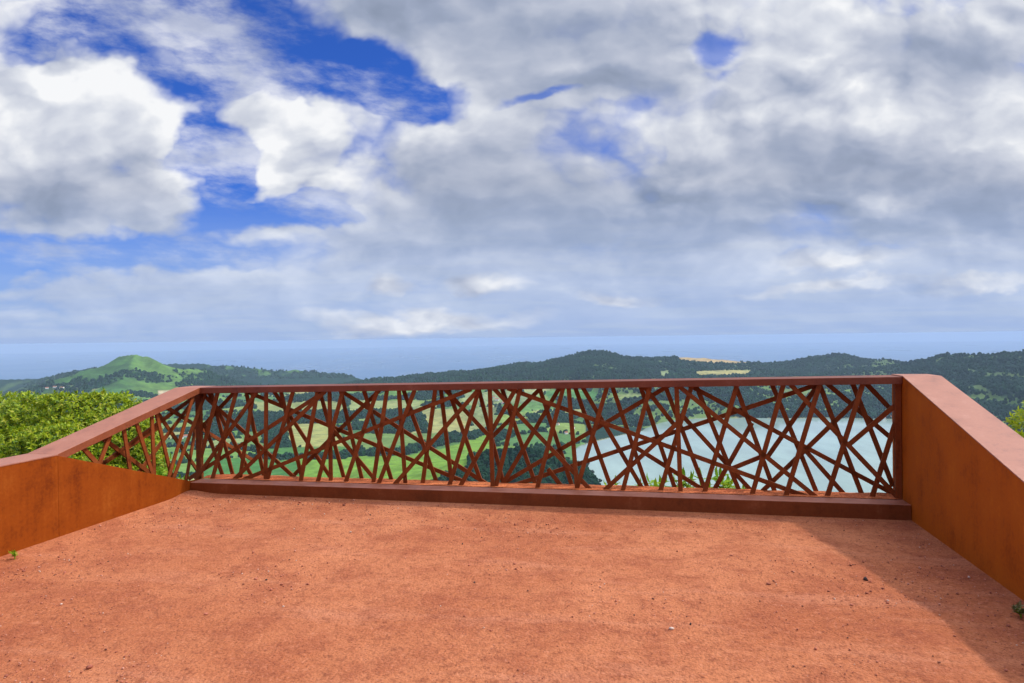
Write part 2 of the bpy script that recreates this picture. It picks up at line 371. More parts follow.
# crest lines (px, py, depth), width of the flank, sharpness
def crest(pts, w, p=1.15, drop=0.0):
    out = []
    for px, py, d in pts:
        v = at_depth(px, py, d); out.append((v.x, v.y, v.z - drop))
    return out, w, p
RIDGES = [
    crest([(-260, 372, 5200), (-120, 380, 5100), (-50, 379, 5000), (0, 378.5, 5000), (30, 378.5, 5000), (60, 374, 4900), (85, 369, 4700), (110, 366, 4600), (150, 372, 4500)], 1000),
    crest([(50, 382, 4100), (80, 372, 4000), (100, 366, 3900), (114, 360, 3880), (120, 356, 3850), (135, 354, 3800), (148, 356.5, 3800), (160, 363, 3720), (172, 371, 3640), (188, 384, 3540), (206, 396, 3440)], 620, 1.25),
    crest([(135, 354.5, 3800), (128, 368, 3500), (118, 384, 3250), (110, 396, 3050)], 460, 1.2),
    crest([(130, 366, 5800), (165, 363, 5700), (200, 363, 5600), (230, 365.5, 5500), (270, 369.5, 5400), (300, 369.5, 5400), (320, 371.5, 5350), (345, 373.5, 5300), (360, 378.5, 5250), (378, 384, 5200), (395, 393, 5200)], 950),
    crest([(396, 386, 4600), (430, 378, 4550), (470, 372, 4450), (500, 367, 4400), (520, 362, 4350), (545, 361, 4300)], 900, 1.1, 5),
    crest([(545, 361, 4300), (570, 355, 4250), (590, 350, 4200), (607, 351, 4200), (620, 355, 4200), (650, 357, 4200), (680, 356, 4200), (710, 357, 4200), (745, 361, 4150), (765, 363, 4150)], 1750, 1.3, 5),
    crest([(765, 363, 4150), (790, 361, 4200), (815, 356, 4250), (838, 353, 4250), (850, 355, 4250), (862, 358.5, 4200), (885, 358, 4100), (900, 362, 4000)], 1650, 1.3, 5),
    crest([(885, 366, 3500), (905, 362, 3450), (925, 357.5, 3400), (945, 352.5, 3350), (970, 354, 3250), (1000, 351, 3150), (1030, 350, 3050), (1100, 346, 2900), (1250, 338, 2700), (1500, 330, 2500)], 1150, 1.15, 5),
    crest([(905, 388, 2750), (940, 386, 2650), (975, 398, 2450), (1005, 412, 2250), (1030, 425, 2100)], 480, 1.2, 5),
    crest([(470, 452, 1150), (500, 449, 1120), (520, 447, 1100), (540, 450, 1080), (560, 459, 1050), (575, 468, 1020), (590, 477, 1000), (605, 489, 980), (625, 508, 960)], 330, 1.2, 8),
    crest([(620, 399, 2900), (680, 396, 2850), (740, 400, 2800), (800, 398, 2800), (860, 401, 2750)], 420, 1.3, 5),
]
def lake_sd(x, y):
    d = np.full(x.shape, 1e9)
    for i in range(len(LAKE)): d = np.minimum(d, seg_dist(LAKE[i], LAKE[(i + 1) % len(LAKE)], x, y)[0])
    return np.where(inside(LAKE, x, y), -d, d)
def terrace_dist(x, y):
    """distance outside the terrace (local frame of the railing)"""
    lx = (x - K0.x) * E_.x + (y - K0.y) * E_.y; ly = (x - K0.x) * N_.x + (y - K0.y) * N_.y
    dx = np.maximum(np.maximum(-.3 - lx, lx - SPAN - .3), 0); dy = np.maximum(np.maximum(ly - .45, -ly - 40), 0)
    return np.hypot(dx, dy), lx, ly
def height(x, y):
    d = np.hypot(x, y)
    sd = lake_sd(x, y)
    sd = sd + (fbm(x / 60, y / 60, 3, .5, 5) - .5) * 18
    base = LAKE_Z + np.where(sd < 0, np.maximum(sd * .08, -9), 14 * (1 - np.exp(-np.maximum(sd, 0) / 160)))
    base = base + smooth(40, 500, sd) * (fbm(x / 420, y / 420, 4, .5, 3) - .5) * 26
    base = base - smooth(3700, 6500, d) * 340
    td, lx, ly = terrace_dist(x, y)
    flank = -.35 - 296 * (1 - np.exp(-np.maximum(td - 1.2, 0) / 250)) - np.maximum(td - 1000, 0) * .12 - smooth(0, 3, td) * .7
    flank = np.where(ly < -12, np.maximum(flank, -4 - .25 * td), flank)
    flank = flank + smooth(3, 60, td) * (fbm(x / 30, y / 30, 4, .5, 9) - .5) * 10
    h = np.maximum(base, flank)
    for pts, w, p in RIDGES:
        best = np.full(x.shape, 1e9); zc = np.zeros(x.shape)
        for i in range(len(pts) - 1):
            ds, t = seg_dist(pts[i], pts[i + 1], x, y); m = ds < best
            best = np.where(m, ds, best); zc = np.where(m, pts[i][2] + t * (pts[i + 1][2] - pts[i][2]), zc)
        warp = (fbm(x / 230, y / 230, 4, .55, 21) - .5) * 1.1 * smooth(0, .35, best / w)
        t = np.clip(best / w * (1 + warp), 0, 1)
        up = np.maximum(zc - base, 0) * smooth(0, 70, sd)
        g = (1 - t) ** p
        g = g * (1 - .0 * t)
        h = np.maximum(h, base + up * g)
    gully = np.abs(fbm(x / 150, y / 150, 4, .5, 33) - .5) * 2
    return h - smooth(8, 120, h - base) * smooth(900, 1500, d) * gully * 14 * smooth(-40, -120, h)

FOREST = (.004, .030, .016)
# fields, pastures and woods of the valley, outlined as they are seen from the terrace (col None: wood)
FIELDS = [
    ([(205, 458), (262, 458), (300, 462), (300, 530), (195, 530)], (.055, .17, .035)),
    ([(287, 424), (335, 424), (345, 446), (290, 447)], (.27, .29, .09)),
    ([(240, 432), (287, 430), (288, 446), (245, 448)], (.10, .19, .05)),
    ([(258, 448), (345, 447), (345, 455), (258, 456)], (.06, .17, .035)),
    ([(250, 402), (345, 401), (345, 411), (260, 412)], (.21, .25, .08)),
    ([(350, 400), (420, 401), (420, 411), (350, 411)], (.23, .28, .10)),
    ([(420, 409), (468, 409), (470, 430), (428, 432)], (.27, .28, .10)),
    ([(345, 434), (405, 434), (440, 433), (440, 441), (345, 451)], (.13, .21, .055)),
    ([(462, 393), (540, 392), (535, 403), (465, 405)], (.21, .27, .12)),
    ([(500, 405), (556, 399), (558, 409), (500, 413)], (.10, .21, .055)),
    ([(470, 407), (498, 407), (492, 428), (474, 430)], (.20, .25, .10)),
    ([(545, 391), (600, 391), (595, 400), (548, 399)], (.07, .19, .05)),
    ([(610, 395), (640, 392), (652, 397), (615, 401)], (.19, .25, .08)),
    ([(645, 401), (690, 399), (700, 404), (650, 407)], (.12, .19, .06)),
    ([(676, 356), (700, 354), (725, 356), (752, 361.5), (735, 363.8), (700, 362.5), (680, 360.5)], (.36, .27, .13)),
    ([(693, 371.5), (720, 370), (752, 370.5), (748, 375), (700, 376.5)], (.31, .29, .11)),
    ([(660, 371), (672, 370), (668, 376), (660, 377)], (.22, .28, .12)),
    ([(775, 391), (800, 388), (830, 390), (800, 398)], (.12, .18, .06)),
    ([(158, 391), (176, 390), (180, 398), (158, 398)], (.40, .34, .20)),
    ([(300, 459), (345, 456.5), (405, 456), (440, 449), (470, 440), (491, 433), (489, 482), (480, 530), (300, 530)], (.135, .255, .030)),
]
WOODS = [[(285, 412), (350, 412), (350, 423), (285, 424)], [(372, 413), (420, 411), (428, 428), (405, 434), (372, 433)], [(345, 452), (405, 449), (470, 431), (470, 438), (405, 455), (345, 457)],
         [(262, 456), (345, 455), (345, 459), (262, 459)], [(240, 413), (285, 413), (285, 430), (240, 432)], [(262, 425), (285, 425), (290, 447), (265, 447)]]
PALETTE = np.array([(.13, .24, .05), (.20, .26, .09), (.27, .29, .11), (.08, .18, .05), (.10, .21, .04), (.17, .25, .06), FOREST, FOREST, (.06, .14, .04)])
def patchwork(x, y, size, seed):
    a = .5; u = (x * math.cos(a) - y * math.sin(a)) / size; v = (x * math.sin(a) + y * math.cos(a)) / (size * 1.5)
    u = u + (fbm(x / 300, y / 300, 2, .5, seed) - .5) * .5
    iu, iv = np.floor(u), np.floor(v); b1 = np.full(x.shape, 9.0); b2 = b1.copy(); cid = np.zeros(x.shape)
    for du in (-1, 0, 1):
        for dv in (-1, 0, 1):
            cu, cv = iu + du, iv + dv
            ddx = np.abs(cu + .2 + .6 * _hash(cu, cv, seed) - u); ddy = np.abs(cv + .2 + .6 * _hash(cu, cv, seed + 1) - v)
            dd = np.maximum(ddx, ddy) * .7 + .3 * (ddx + ddy)
            m = dd < b1; b2 = np.where(m, b1, np.minimum(b2, dd)); cid = np.where(m, _hash(cu, cv, seed + 2), cid); b1 = np.where(m, dd, b1)
    return cid, b2 - b1
def landcover(x, y, z):
    """base colour and how wooded every point of the country is"""
    px, py = project(x, y, z); d = np.hypot(x, y)
    jx = (fbm(x / 45, y / 45, 3, .5, 41) - .5) * 6 * 1500 / np.maximum(d, 1500); jy = (fbm(x / 45, y / 45, 3, .5, 47) - .5) * 2.5 * 1500 / np.maximum(d, 1500)
    qx, qy = px + jx, py + jy
    col = np.empty(x.shape + (3,)); col[:] = FOREST; wood = np.ones(x.shape)
    clear = fbm(x / 170, y / 170, 4, .55, 61)
    # pasture patchwork of the valley floor
    cid, edge = patchwork(x, y, 150, 71)
    pal = PALETTE[np.minimum((cid * len(PALETTE)).astype(int), len(PALETTE) - 1)]
    valley = (z < -215) & (qx < 585) & ((py > 389) | (px < 200)) & (d > 1200) & (d < 4600)
    pw = (cid * len(PALETTE)).astype(int); isw = (pw == 6) | (pw == 7)
    col[valley] = pal[valley]; wood[valley] = np.where(isw | (edge < .045), 1.0, 0.03)[valley]
    # shore meadows and clearings beyond the lake
    sh = (px > 590) & (z < -225) & (clear > .50) & (d > 2200)
    col[sh] = (.11, .19, .05); wood[sh] = .25
    # grassy mountain
    ms = (px > 40) & (px < 215) & (d > 2900) & (d < 4800) & (py < 402)
    peak = np.clip((z + 165) / 70, 0, 1) * .22
    gr = smooth(212, 180, px + (fbm(x / 140, y / 140, 4, .55, 85) - .5) * 70) * smooth(.32, .56, fbm(x / 210, y / 210, 5, .6, 81) + np.clip((px - 112) / 260, -.16, .2) + peak)
    gcol = (np.array((.045, .115, .028)) + smooth(118, 150, px)[..., None] * np.array((.045, .065, .008))) * (.5 + 1.1 * fbm(x / 60, y / 60, 3, .5, 83))[..., None]
    col[ms] = (col * (1 - gr[..., None]) + gcol * gr[..., None])[ms]; wood[ms] = (1 - gr)[ms]
    r2 = (px > 205) & (px < 380) & (d > 4600) & (z > -270); g2 = smooth(.5, .6, clear + .10 * ((px > 258) & (px < 305)))
    col[r2] = (col * (1 - g2[..., None]) + np.array((.07, .15, .035)) * g2[..., None])[r2]; wood[r2] = (1 - g2)[r2]
    l1 = (px < 120) & (d > 4300); col[l1] = (col * (1 - .7 * g2[..., None]) + np.array((.08, .14, .04)) * .7 * g2[..., None])[l1]
    rf = (px > 560) & (z > -225) & (clear > .60); col[rf] = (.07, .12, .04); wood[rf] = .35
    for poly, c in FIELDS:
        m = inside(poly, qx, qy) & (d > 1100); col[m] = np.array(c) ; wood[m] = 0
    for poly in WOODS:
        m = inside(poly, qx, qy) & (d > 1100); col[m] = FOREST; wood[m] = 1
    sp = (d < 1350) & (px > 470) & (px < 640) & (z > -283); col[sp] = FOREST; wood[sp] = 1
    tone = .8 + .4 * fbm(x / 25, y / 25, 3, .6, 91)
    sd = lake_sd(x, y); beach = (sd < 2 + 7 * clear * (px > 690)) & (d > 1150); col[beach] = (.20, .21, .11); wood[beach] = 0
    near = d < 700; col[near] = (.05, .085, .025); wood[near] = 1
    return col * tone[..., None], wood

def build_terrain():
    rows = np.concatenate([np.geomspace(6.2, 700, 90)[:-1], np.geomspace(700, 9500, 430)])
    az = np.concatenate([np.radians(np.linspace(-105, -46, 60))[:-1], np.radians(np.linspace(-46, 46, 1000)), np.radians(np.linspace(46, 105, 60))[1:]])
    A, Rr = np.meshgrid(az, rows, indexing='ij'); x, y = Rr * np.sin(A), Rr * np.cos(A)
    z = height(x, y); col, wood = landcover(x, y, z)
    td, _, _ = terrace_dist(x, y); z = np.where(td <= .02, -.6, z)
    m, nt, p = material('country'); at = nt.nodes.new('ShaderNodeAttribute'); at.attribute_name = 'cover'
    g = nt.nodes.new('ShaderNodeNewGeometry'); n1 = noise(g.outputs['Position'], .035, 5, .65); n2 = noise(g.outputs['Position'], .012, 3, .5)
    c = mixc(n1.step(.3, .7), mixc(1.0, at.outputs['Color'], (.72, .74, .75), 'MULTIPLY'), mixc(1.0, at.outputs['Color'], (1.25, 1.2, 1.15), 'MULTIPLY'))
    c = mixc(n2.step(.45, .7, 0, .35), c, mixc(1.0, at.outputs['Color'], (1.3, 1.1, .9), 'MULTIPLY'))
    setc(nt, p, c); p.inputs['Roughness'].default_value = .95; p.inputs['Specular IOR Level'].default_value = .1
    bump(nt, p, noise(g.outputs['Position'], .06, 4, .6), .5, 6.0)
    o = obj_np('terrain', np.stack([x, y, z], -1).reshape(-1, 3), grid_faces(*x.shape)[:, ::-1], m, None, True)
    tag(o, kind='structure')
    a = o.data.color_attributes.new('cover', 'FLOAT_COLOR', 'POINT'); a.data.foreach_set('color', np.concatenate([col, np.ones(x.shape + (1,))], -1).astype(np.float32).ravel())
    return o
build_terrain()

def sector(name, r0, r1, z, mat, n=90, half=80):
    rows = np.geomspace(r0, r1, 40); az = np.radians(np.linspace(-half, half, n)); A, Rr = np.meshgrid(az, rows, indexing='ij')
    o = obj_np(name, np.stack([Rr * np.sin(A), Rr * np.cos(A), np.full(A.shape, z)], -1).reshape(-1, 3), grid_faces(*A.shape)[:, ::-1], mat)
    return tag(o, kind='structure')
def water(name, col, rough, sc, bs, bd):
    m, nt, p = material(name); g = nt.nodes.new('ShaderNodeNewGeometry'); pos = g.outputs['Position']
    big = noise(scaled(pos, (1, .35, 1)), sc * .04, 4, .6)
    setc(nt, p, mixc(big.step(.35, .7), tuple(k * .88 for k in col), tuple(k * 1.1 for k in col)))
    nt.links.new(big.lin(.3, .7, rough * .8, rough * 1.3).s, p.inputs['Roughness']); p.inputs['IOR'].default_value = 1.33
    bump(nt, p, noise(pos, sc, 4, .6), bs, bd)
    return m
sector('sea', 4500, 48700, SEA_Z, water('sea water', (.03, .11, .22), .30, .02, .3, 2.0))
lk = bmesh.new(); big = [Vector((x, y)) for x, y in LAKE]; cen = sum(big, Vector((0, 0))) / len(big)
f = lk.faces.new([lk.verts.new((*(cen + (q - cen) * 1.06), LAKE_Z)) for q in big]); f.normal_update()
if f.normal.z < 0: f.normal_flip()
bmesh.ops.triangulate(lk, faces=lk.faces)
tag(obj_from('lake', lk, water('lake water', (.30, .41, .35), .10, .25, .15, .2)), kind='structure')

# ---------------------------------------------------------------- woods
def lump(nsub, r, seed, jag=.3, squash=1.0):
    bm = bmesh.new(); bmesh.ops.create_icosphere(bm, subdivisions=nsub, radius=1.0); rr = random.Random(seed)
    cs = [Vector((rr.gauss(0, 1), rr.gauss(0, 1), rr.gauss(.3, 1))).normalized() for _ in range(9)]; hs = [rr.uniform(.5, 1.0) for _ in cs]
    for v in bm.verts:
        d = v.co.normalized(); k = 1 - jag * .6 + jag * max(h * max(0, 1 - (d - c).length * 1.3) for c, h in zip(cs, hs)) * 1.6 + rr.uniform(-.07, .07) * jag * 3
        v.co = Vector((d.x * r * k, d.y * r * k, d.z * r * k * squash))
    return bm
def tree_mat():
    m, nt, p = material('far tree leaves'); a = nt.nodes.new('ShaderNodeAttribute'); a.attribute_type = 'INSTANCER'; a.attribute_name = 'tint'
    g = nt.nodes.new('ShaderNodeNewGeometry'); n = noise(g.outputs['Position'], .5, 3, .7)
    c = mixc(X(a.outputs['Fac']), (.003, .025, .014), (.010, .047, .018)); setc(nt, p, mixc(n.step(.35, .7), mixc(1.0, c, (.75, .75, .78), 'MULTIPLY'), mixc(1.0, c, (1.3, 1.25, 1.1), 'MULTIPLY')))
    p.inputs['Roughness'].default_value = .9; p.inputs['Specular IOR Level'].default_value = .1
    return m
M_FAR = tree_mat()
def build_woods():
    pts, sc, tint = [], [], []
    def scatter(n, r0, r1, a0, a1, size, gate=.5):
        # even over the ground
        r = np.sqrt(rng.uniform(r0 * r0, r1 * r1, n)); a = rng.uniform(math.radians(a0), math.radians(a1), n); x, y = r * np.sin(a), r * np.cos(a)
        z = height(x, y); _, wood = landcover(x, y, z); px, py = project(x, y, z)
        k = (wood > rng.uniform(0.05, 1, n)) & (py < 505) & (z > LAKE_Z + 1) & (z > SEA_Z + 30)
        s = size * np.minimum(rng.lognormal(0, .34, n), 1.7)
        pts.append(np.stack([x, y, z - s * .45], -1)[k]); sc.append(s[k]); tint.append(np.clip(fbm(x / 90, y / 90, 3, .6, 15) * 1.9 - .5 + rng.normal(0, .10, n), 0, 1)[k])
    scatter(16000, 800, 1500, -6, 12, 7.0)
    scatter(26000, 1200, 2400, -32, 6, 8.0)
    scatter(60000, 2200, 3400, -38, 40, 9.0)
    scatter(60000, 3300, 4800, -38, 40, 9.5)
    scatter(9000, 4800, 6000, -38, -8, 8.5)
    P = np.concatenate(pts); S = np.concatenate(sc); T = np.concatenate(tint)
    me = bpy.data.meshes.new('woodland'); me.vertices.add(len(P)); me.vertices.foreach_set('co', P.astype(np.float32).ravel())
    for nm, v in (('size', S), ('tint', T)):
        a = me.attributes.new(nm, 'FLOAT', 'POINT'); a.data.foreach_set('value', v.astype(np.float32))
    o = link(bpy.data.objects.new('woodland', me)); tag(o, 'dark woods and hedgerow trees covering the hills and valley beyond the railing', 'woods', kind='stuff')
    lib = bpy.data.collections.new('tree_forms')
    for i in range(4):
        bm = lump(2, .62, 40 + i, .45, (1.15, 1.45, 1.0, 1.7)[i]); bmesh.ops.translate(bm, verts=bm.verts, vec=(0, 0, .55))
        m2 = bpy.data.meshes.new('tree_form'); bm.to_mesh(m2); bm.free(); m2.materials.append(M_FAR); t = bpy.data.objects.new('tree_form', m2); lib.objects.link(t)
    ng = bpy.data.node_groups.new('woods', 'GeometryNodeTree'); ng.interface.new_socket('Geometry', in_out='INPUT', socket_type='NodeSocketGeometry'); ng.interface.new_socket('Geometry', in_out='OUTPUT', socket_type='NodeSocketGeometry')
    N = ng.nodes.new; L = ng.links.new; gi, go = N('NodeGroupInput'), N('NodeGroupOutput'); ip = N('GeometryNodeInstanceOnPoints'); ci = N('GeometryNodeCollectionInfo')
    ci.inputs['Collection'].default_value = lib; ci.inputs['Separate Children'].default_value = True; ci.inputs['Reset Children'].default_value = True
    na = N('GeometryNodeInputNamedAttribute'); na.data_type = 'FLOAT'; na.inputs[0].default_value = 'size'
    rv = N('FunctionNodeRandomValue'); rv.data_type = 'FLOAT_VECTOR'; rv.inputs[0].default_value = (-.12, -.12, 0); rv.inputs[1].default_value = (.12, .12, 6.28)
    mp = N('GeometryNodeMeshToPoints'); L(gi.outputs[0], mp.inputs[0]); L(mp.outputs[0], ip.inputs['Points']); L(ci.outputs[0], ip.inputs['Instance']); ip.inputs['Pick Instance'].default_value = True
    L(rv.outputs[0], ip.inputs['Rotation']); L(na.outputs[0], ip.inputs['Scale']); L(ip.outputs[0], go.inputs[0])
    md = o.modifiers.new('woods', 'NODES'); md.node_group = ng
    print('trees', len(P))
build_woods()

# ---------------------------------------------------------------- terrace ground
def to_world(lx, ly, z=0.0): return K0 + E_ * lx + N_ * ly + Vector((0, 0, z))
RZ = math.atan2(E_.y, E_.x)
def build_ground():
    xs = np.linspace(-.28, SPAN + .28, 190); ys = np.concatenate([np.linspace(-14, -7, 30)[:-1], np.linspace(-7, .18, 220)])
    lx, ly = np.meshgrid(xs, ys, indexing='ij')
    z = (fbm(lx * .9, ly * .9, 4, .5, 2) - .5) * .030 + (fbm(lx * 7, ly * 7, 4, .6, 4) - .5) * .014
    # soil washed up against the kerb and the foot of the walls, a little mound in the left corner
    edge = np.minimum(np.minimum(lx + .02, SPAN + .02 - lx), -ly + .02)
    z = z * smooth(0, .5, edge) + .012 * np.exp(-np.maximum(edge, 0) / .08) +   .03 * np.exp(-(np.hypot(lx - .05, ly + .05) / .16) ** 2) - .006
    o = obj_np('gravel_ground', np.stack([lx, ly, z], -1).reshape(-1, 3), grid_faces(*lx.shape), M_GRAVEL, None, True)
    o.location = K0; o.rotation_euler = (0, 0, RZ); tag(o, kind='structure')
    # red soil bed between the kerb and the drop
    xs = np.linspace(0.0, SPAN, 160); t = np.linspace(0, 1, 14); A, T = np.meshgrid(xs, t, indexing='ij')
    w = .27 + .05 * fbm(A * 2.2, A * 0, 3, .5, 6); yy = .196 + T * w + np.maximum(T - .7, 0) * .8
    zz = .116 + .022 * A / SPAN + .012 * np.minimum(T * 3, 1) + (fbm(A * 6, yy * 6, 4, .6, 8) - .5) * .02 * np.minimum(T * 4, 1) - np.maximum(T - .62, 0) ** 2 * 4.5
    o = obj_np('soil_bed', np.stack([A, yy, zz], -1).reshape(-1, 3), grid_faces(*A.shape), M_BED, None, True)
    o.location = K0; o.rotation_euler = (0, 0, RZ); tag(o, kind='structure')
    # loose stones lying on the gravel
    n = 9000; bm = bmesh.new(); bmesh.ops.create_icosphere(bm, subdivisions=1, radius=1); bm.verts.ensure_lookup_table(); bm.faces.ensure_lookup_table()
    V0 = np.array([v.co[:] for v in bm.verts]); F0 = np.array([[v.index for v in f.verts] for f in bm.faces]); bm.free()
    px = rng.uniform(.06, SPAN - .06, n * 3); py = -rng.uniform(.05, 5.2, n * 3)
    dens = fbm(px * 1.3, py * 1.3, 4, .6, 12) + .35 * np.exp(-np.minimum(np.minimum(px, SPAN - px), -py) / .25); k = np.argsort(-dens + rng.normal(0, .10, n * 3))[:n]; px, py = px[k], py[k]
    s = .0026 * rng.lognormal(0, .45, n) + np.where(rng.random(n) < .015, rng.uniform(.003, .007, n), 0)
    VV = V0[None] * (1 + rng.uniform(-.28, .28, (n, len(V0), 1))) * (s[:, None] * rng.uniform(.7, 1.5, (n, 3)))[:, None, :] * np.array([1, 1, .65])
    zz = (fbm(px * .9, py * .9, 4, .5, 2) - .5) * .030 + (fbm(px * 7, py * 7, 4, .6, 4) - .5) * .014
    VV = VV + np.stack([px, py, zz - .003 + s * .3], -1)[:, None, :]
    FF = (F0[None] + (np.arange(n) * len(V0))[:, None, None]).reshape(-1, 3)
    o = obj_np('loose_gravel', VV.reshape(-1, 3), FF, M_PEBBLE); o.location = K0; o.rotation_euler = (0, 0, RZ)
    tag(o, 'small loose red, dark and pale stones scattered over the gravel', 'gravel', kind='stuff')
build_ground()

# ---------------------------------------------------------------- steel railing with its lattice of crossing bars
def local(p): q = p - K0; return Vector((q.dot(E_), q.dot(N_), q.z))
def on_front(px, py, off):
    r = ray(px, py); P = K0 + N_ * off; t = (P - CAM_P).dot(N_) / r.dot(N_); return local(CAM_P + r * t)
def on_left(px, py, off):
    r = ray(px, py); P = K0 - E_ * off; t = (P - CAM_P).dot(E_) / r.dot(E_); return local(CAM_P + r * t)
ZL, ZR = 1.098, 1.213                                   # top of the rail at its two ends
def rail_z(x): return ZL + (ZR - ZL) * x / SPAN
RT = .062; Y0, Y1 = .185, .475
# (x0, y0, x1, y1) of each bar as seen on the photograph's fence, layer: 0 front, 1 back
S_ = 683 / 120
def reg(ox, L): return [(ox + a / S_, 380 + b / S_, ox + c / S_, 380 + d / S_, l) for a, b, c, d, l in L]
BARS = (reg(190, [(75, 85, 612, 570, 1), (157, 75, 62, 440, 0), (245, 78, 40, 300, 1), (262, 75, 125, 572, 0), (373, 78, 60, 525, 0), (360, 78, 283, 572, 0), (322, 78, 425, 565, 1), (434, 75, 430, 572, 0),
        (345, 75, 1593, 592, 1), (520, 75, 640, 568, 1), (584, 75, 438, 574, 0), (60, 520, 752, 76, 0), (245, 572, 757, 76, 0), (290, 572, 1569, 65, 0), (122, 75, 250, 565, 1), (80, 240, 195, 570, 1), (110, 78, 365, 574, 1), (487, 78, 817, 580, 1)])
      + reg(280, [(212, 76, 118, 577, 0), (230, 76, 370, 578, 1), (282, 73, 290, 584, 0), (355, 73, 213, 586, 0), (350, 78, 472, 588, 1), (370, 76, 1190, 600, 1), (482, 72, 642, 592, 1), (550, 72, 370, 592, 0), (548, 76, 42, 578, 1), (285, 262, 556, 584, 1), (607, 70, 530, 590, 0)])
      + reg(370, [(165, 68, 202, 598, 0), (250, 68, 48, 594, 0), (195, 68, 387, 602, 1), (370, 66, 298, 602, 0), (607, 66, 140, 594, 0), (405, 66, 467, 604, 1), (450, 66, 640, 602, 1), (445, 72, 680, 320, 1), (617, 66, 450, 606, 0)])
      + reg(460, [(110, 66, 252, 604, 1), (170, 62, 186, 606, 0), (310, 62, 0, 606, 0), (205, 62, 749, 632, 0), (440, 66, 185, 322, 1), (340, 62, 204, 608, 0), (245, 66, 434, 606, 1), (556, 62, 234, 608, 1), (458, 62, 644, 622, 1), (345, 74, 1977, 665, 0), (584, 58, 440, 614, 0), (215, 605, 1164, 46, 1), (280, 608, 1986, 42, 1), (500, 505, 590, 620, 1)])
      + reg(550, [(107, 56, 155, 624, 0), (148, 56, 354, 630, 1), (193, 54, 537, 636, 1), (320, 54, 150, 628, 0), (360, 52, 562, 638, 1), (565, 52, 412, 638, 0), (305, 632, 730, 240, 0), (490, 385, 868, 622, 1)])
      + reg(640, [(40, 58, 200, 262, 1), (230, 190, 644, 642, 1), (10, 58, 207, 642, 1), (148, 46, 377, 642, 1), (208, 46, 231, 644, 0), (290, 46, 112, 644, 0), (325, 46, 572, 648, 1), (235, 46, 1003, 667, 0), (548, 42, 365, 646, 0), (310, 46, 1459, 657, 1)])
      + reg(730, [(125, 243, -102, 646, 1), (0, 508, 176, 437, 1), (35, 40, 263, 658, 1), (300, 40, 124, 658, 0), (245, 40, 502, 662, 1), (505, 40, 317, 664, 0), (360, 42, 950, 662, 0), (490, 42, 214, 437, 1), (158, 658, 724, 113, 1), (418, 388, 669, 672, 1)])
      + reg(820, [(155, 376, 447, 128, 0), (0, 33, 246, 672, 1), (240, 33, 37, 676, 0), (55, 33, 407, 332, 1), (190, 31, 437, 660, 1), (275, 33, 432, 197, 1), (442, 200, 293, 678, 0)]))
LEFT = [(a / S_ + 50, 380 + b / S_, c / S_ + 50, 380 + d / S_, l) for a, b, c, d, l in
        [(195, 395, 262, 470, 0), (325, 360, 283, 468, 0), (385, 420, 300, 475, 1), (330, 355, 545, 512, 1), (420, 280, 453, 500, 0), (440, 375, 700, 185, 1), (495, 255, 580, 525, 0), (580, 220, 592, 525, 0), (610, 210, 690, 545, 0),
         (806, 118, 676, 552, 0), (745, 212, 525, 500, 1), (632, 215, 812, 475, 1), (825, 235, 708, 545, 0), (690, 172, 850, 270, 1), (846, 175, 776, 565, 1)]]
def build_railing():
    root = empty('lattice_railing', K0, RZ); tag(root, 'long rusty railing of criss-crossing steel bars along the far edge of the terrace', 'railing')
    bm = bmesh.new(); prism(bm, [(-.001, Y0, ZL - RT), (-.001, Y1, ZL - RT), (-.001, Y1, ZL), (-.001, Y0, ZL)], [(SPAN - .002, Y0, ZR - RT), (SPAN - .002, Y1, ZR - RT), (SPAN - .002, Y1, ZR), (SPAN - .002, Y0, ZR)]); bevel(bm, .003)
    obj_from('top_rail', bm, M_RAIL, root)
    bm = bmesh.new(); prism(bm, [(.002, 0, -.06), (.002, .2, -.06), (.002, .2, .112), (.002, 0, .112)], [(SPAN - .002, 0, -.06), (SPAN - .002, .2, -.06), (SPAN - .002, .2, .134), (SPAN - .002, 0, .134)])
    bevel(bm, .006); obj_from('kerb', bm, M_KERB, root)
    for i, (x0, y0, x1, y1, l) in enumerate(BARS):
        off = (.235, .385)[l] + (i % 3 - 1) * .017
        a, b = on_front(x0, y0, off), on_front(x1, y1, off)
        if a.z < b.z: a, b = b, a
        # run the ends up into the rail and down into the soil
        top = rail_z(a.x) - RT + .004
        if a.z > top - .11: a = b + (a - b) * ((top - b.z) / (a.z - b.z))
        if b.z < .27 and (a - b).z > .35: b = a + (b - a) * ((a.z - .09) / (a.z - b.z))
        for q, r in ((a, b), (b, a)):
            if q.x > SPAN - .03: q[:] = r + (q - r) * ((SPAN - .03 - r.x) / (q.x - r.x))
        bm = bmesh.new(); beam(bm, a, b, .042, (0, 1, 0), .016); bevel(bm, .0015, 1)
        obj_from('bar', bm, M_BAR, root)
    for x, w, y in ((on_front(199.5, 440, .33).x, .06, .33), (SPAN - .030, .052, .235)):
        bm = bmesh.new(); beam(bm, (x, y, rail_z(max(x, 0)) - RT + .003), (x, y, .02), w, (0, 1, 0), .05); bevel(bm, .003, 1); obj_from('post', bm, M_BAR, root)
    return root
build_railing()

